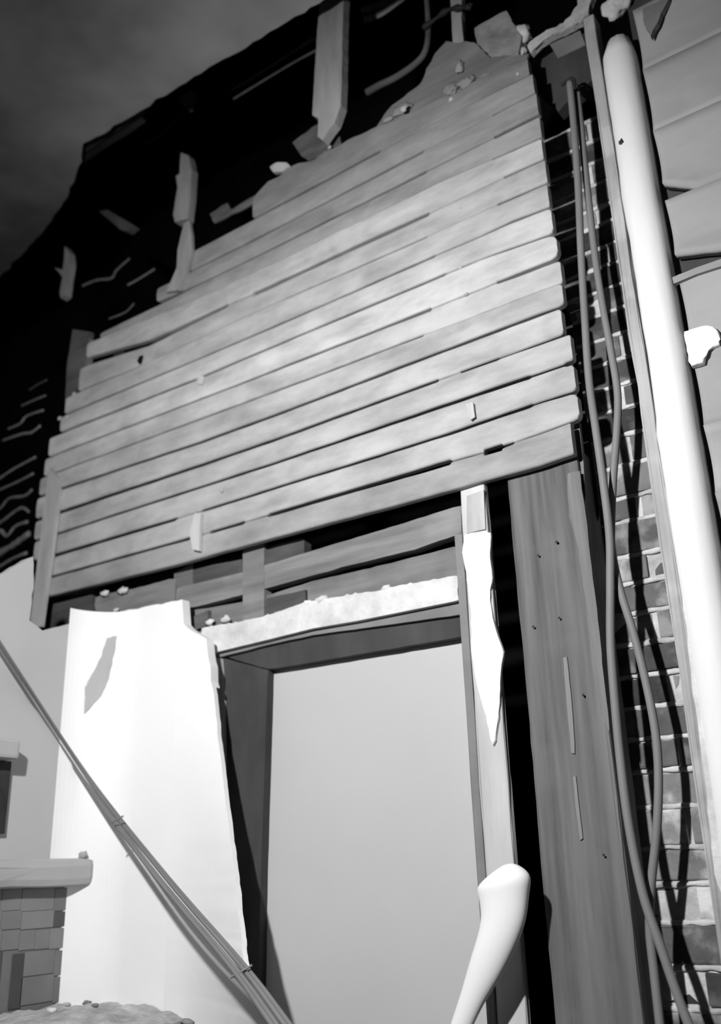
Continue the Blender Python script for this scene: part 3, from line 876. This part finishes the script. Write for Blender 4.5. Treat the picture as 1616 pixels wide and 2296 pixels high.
# mantel shelf
zm1, zm0 = atx(120, 1926, -2.10).z, atx(120, 1989, -2.10).z
ym1 = min(atx(214, 1950, -2.10).y, YP - 0.004)
mantel = thing('mantel_shelf', 'thick pale shelf with rounded nose over the tiled surround', 'shelf', (-2.1, 1.4, zm0))
bm = bmesh.new()
box(bm, XL + 0.001, -2.10, 0.75, ym1, zm0, zm1, 0.018, 24, 0.003)
obj('board', bm, 'plaster_grey', mantel, smooth=False)
for k, (px, py, r) in enumerate([(186, 1918, 0.012), (205, 1924, 0.014), (212, 1938, 0.009)]):
    bm = bmesh.new()
    p = atx(px, py, -2.12)
    rock(bm, (p.x, min(p.y, YP - 0.03), p.z), r, 80 + k, (1, 1, 0.9), 2)
    tag(obj('plaster_crumb', bm, 'rubble', None, smooth=True), ['dark plaster crumb lying back on the mantel end', 'largest plaster crumb on the end of the mantel', 'small crumb at the tip of the mantel end'][k], 'plaster crumb')
# tiled surround
XT = XL + 0.004
tiles = thing('tiled_surround', 'dark square-tiled panel set under the pale shelf', 'tile panel', (XT, 1.4, EYE - 0.2))
def tbox(name, x0, x1, y0, y1, tn, proud=0.0065, gap=0.4, par=tiles, m_='tile'):
    xm, ym = (x0 + x1) / 2, (y0 + y1) / 2
    ya, yb = sorted((atx(x0 + gap, ym, XT).y, atx(x1 - gap, ym, XT).y))
    za, zb = sorted((atx(xm, y0 + gap, XT).z, atx(xm, y1 - gap, XT).z))
    return boxo(name, XT, XT + proud, ya, min(yb, YP - 0.003), za, zb, m_, par, 0.0012, 1, 0, tint=tn)
ypa, ypb = atx(-160, 2100, XT).y, YP - 0.002
boxo('backing', XL + 0.001, XT + 0.004, ypa, ypb, EYE - 0.36, zm0 - 0.001, 'tile', tiles, 0, tint=0.75)
TL = [(-150, -60, 1994, 2042, 1.0), (-150, -60, 2042, 2086, 1.0), (-150, -60, 2086, 2134, 0.95), (-150, -60, 2138, 2200, 0.9), (-60, 0, 1992, 2042, 1.0), (0, 45, 1992, 2042, 1.0), (45, 118, 1991, 2042, 1.05), (118, 160, 1990, 2042, 0.78), (160, 194, 1988, 2042, 0.76),
      (-60, 0, 2042, 2084, 1.0), (0, 45, 2042, 2084, 1.02), (45, 117, 2042, 2082, 1.1), (117, 192, 2042, 2076, 0.42),
      (-60, 0, 2084, 2132, 0.9), (0, 40, 2085, 2130, 0.95), (40, 75, 2085, 2130, 1.0), (75, 108, 2084, 2128, 0.98), (108, 160, 2080, 2126, 1.02), (160, 190, 2080, 2114, 0.42),
      (50, 118, 2132, 2186, 0.9), (118, 188, 2128, 2184, 0.88), (42, 116, 2188, 2250, 0.85), (116, 184, 2186, 2244, 0.82),
      (-60, -4, 2136, 2280, 0.4), (20, 48, 2138, 2262, 0.32)]
for t in TL:
    tbox('tile', *t)
# upper small shelf and its dark board
zs1, zs0 = atx(20, 1656, -2.09).z, atx(20, 1700, -2.09).z
ysh = atx(46, 1680, -2.09).y
shelf = thing('wall_shelf', 'small grey shelf high on the side wall at the frame edge', 'shelf', (-2.12, 1.2, zs0))
boxo('board', XL + 0.001, -2.09, 0.6, ysh, zs0, zs1, 'plaster_grey', shelf, 0.008, 10, 0.002)
bp_ = thing('dark_board', 'dark mottled board fixed under the small upper shelf', 'board', (-2.14, 1.2, zs0 - 0.2))
boxo('face', XL + 0.001, XL + 0.015, 0.6, atx(22, 1760, XL + 0.015).y, atx(10, 1870, XL).z, zs0 - 0.001, 'dark', bp_, 0.003, 8, 0.001)

# rubble ledge at the foot
zl = at(185, 2243, YP).z
bm = bmesh.new()
nx, ny = 44, 40
gr = []
for i in range(nx + 1):
    rw = []
    for j in range(ny + 1):
        x = XT + 0.013 + (0.36) * i / nx
        y = YP - 0.002 - 0.75 * j / ny
        hgt = zl + 0.012 * noise.noise(Vector((x * 14, y * 14, 0))) + 0.006 * noise.noise(Vector((x * 45, y * 45, 5))) - 0.05 * max(0, i / nx - 0.6)
        rw.append(bm.verts.new((x, y, hgt)))
    gr.append(rw)
for i in range(nx):
    for j in range(ny):
        bm.faces.new((gr[i][j], gr[i + 1][j], gr[i + 1][j + 1], gr[i][j + 1]))
ext = bmesh.ops.extrude_face_region(bm, geom=list(bm.faces))
for v in ext['geom']:
    if isinstance(v, bmesh.types.BMVert):
        v.co.z = zl - 0.2
tag(obj('rubble_ledge', bm, 'rubble', None), 'dust and plaster rubble heaped in the corner under the tiles', 'rubble', kind='stuff')
rk = random.Random(5)
for k, (px, py, r) in enumerate([(195, 2250, 0.010), (213, 2254, 0.007), (150, 2252, 0.008), (115, 2265, 0.010), (420, 2292, 0.012)]):
    bm = bmesh.new()
    p = atz(px, py, zl + 0.004)
    rock(bm, (min(p.x, -1.6), min(p.y, YP - 0.03), p.z), r, 100 + k, (1.4, 1, 0.7), 2)
    tag(obj('plaster_crumb', bm, 'chunk', None, smooth=True, tint=[0.3, 0.4, 0.9, 1.1, 0.4][k]),
        ['dark crumb at the corner below the tiles', 'small dark crumb right of the corner crumb', 'pale crumb on the rubble under the tile edge', 'whitish crumb left on the rubble ledge', 'dark flat crumb at the right end of the ledge'][k], 'plaster crumb')

# ------------------------------------------------------------------ cable bundle slanting across the corner
bun = thing('cable_bundle', 'slack bundle of pale grey cables slanting down across the white plaster', 'cable bundle', (-1.5, 1.4, EYE))
def far(px, py, t):
    return Vector((0, 0, EYE)) + Vector(ray(px, py)) * t
def bt(px, py):
    r = ray(px, py)
    Yb = float(np.interp(px, [188, 357, 527, 620, 700], [1.70, 1.60, 1.46, 1.40, 1.36]))
    return min(Yb, 2.125 / abs(r[0] / r[1])) / r[1]
BC = [(-260, 1080, 20), (-150, 1230, 20), (-40, 1388, 20), (20, 1482, 22), (188, 1740, 27), (357, 1959, 36), (527, 2160, 46), (618, 2282, 54), (700, 2400, 58)]
for k in range(4):
    P, Rr = [], []
    for px, py, wd in BC:
        t = bt(px, py)
        P.append(far(px + wd * (k - 1.5) / 4.0, py + (0, 3, -2, 0)[k], t - (0.002, 0.006, 0.0, 0.004)[k]))
        Rr.append(wd * 0.115 * t / FPX)
    P = spline(P, 10)
    Rr = [float(v) for v in np.interp(np.linspace(0, 1, len(P)), np.linspace(0, 1, len(BC)), Rr)]
    bm = bmesh.new()
    tube(bm, P, Rr, 10, True, 0.8)
    obj('cable', bm, 'bundle', bun, smooth=True)
for (px, py, wd) in [(262, 1838, 24), (541, 2178, 40)]:
    bm = bmesh.new()
    t = bt(px, py)
    a, b = far(px - wd * 0.6, py + wd * 0.35, t - 0.012), far(px + wd * 0.6, py - wd * 0.35, t - 0.012)
    tube(bm, [a, a.lerp(b, 0.5), b], 0.0022, 6)
    obj('tie', bm, 'header', bun, tint=1.0)

# ------------------------------------------------------------------ pale club in front of the stud
out = [((1073, 1985), (1160, 1936), 0), ((1071, 1998), (1190, 1958), 1), ((1074, 2010), (1188, 1985), 2), ((1079, 2035), (1184, 2012), 3), ((1080, 2065), (1180, 2060), 4), ((1070, 2105), (1164, 2108), 5),
       ((1058, 2140), (1142, 2155), 6), ((1044, 2190), (1114, 2206), 7), ((1028, 2245), (1084, 2250), 8), ((1010, 2296), (1060, 2300), 9), ((995, 2350), (1035, 2355), 10), ((985, 2400), (1015, 2405), 11)]
YC = 1.74
bm = bmesh.new()
rings = []
top = at(1132, 1936, YC)
for (a, b, k) in out:
    A, B = at(*a, YC), at(*b, YC)
    c = (A + B) / 2
    u = (B - A) / 2
    v = Vector((0, u.length * 0.6, 0))
    rings.append([bm.verts.new(c + u * math.cos(2 * math.pi * q / 16) + v * math.sin(2 * math.pi * q / 16)) for q in range(16)])
for a, b in zip(rings[:-1], rings[1:]):
    for q in range(16):
        bm.faces.new((a[q], a[(q + 1) % 16], b[(q + 1) % 16], b[q]))
tv = bm.verts.new(top + Vector((0.0, 0, 0.002)))
for q in range(16):
    bm.faces.new((rings[0][(q + 1) % 16], rings[0][q], tv))
bm.faces.new(rings[-1])
club = obj('white_club', bm, 'club', None, smooth=True)
md = club.modifiers.new('smooth', 'SUBSURF')
md.levels = md.render_levels = 2
tag(club, 'bright white tapering stick, thick blunt end up, in front of the doorway', 'stick')
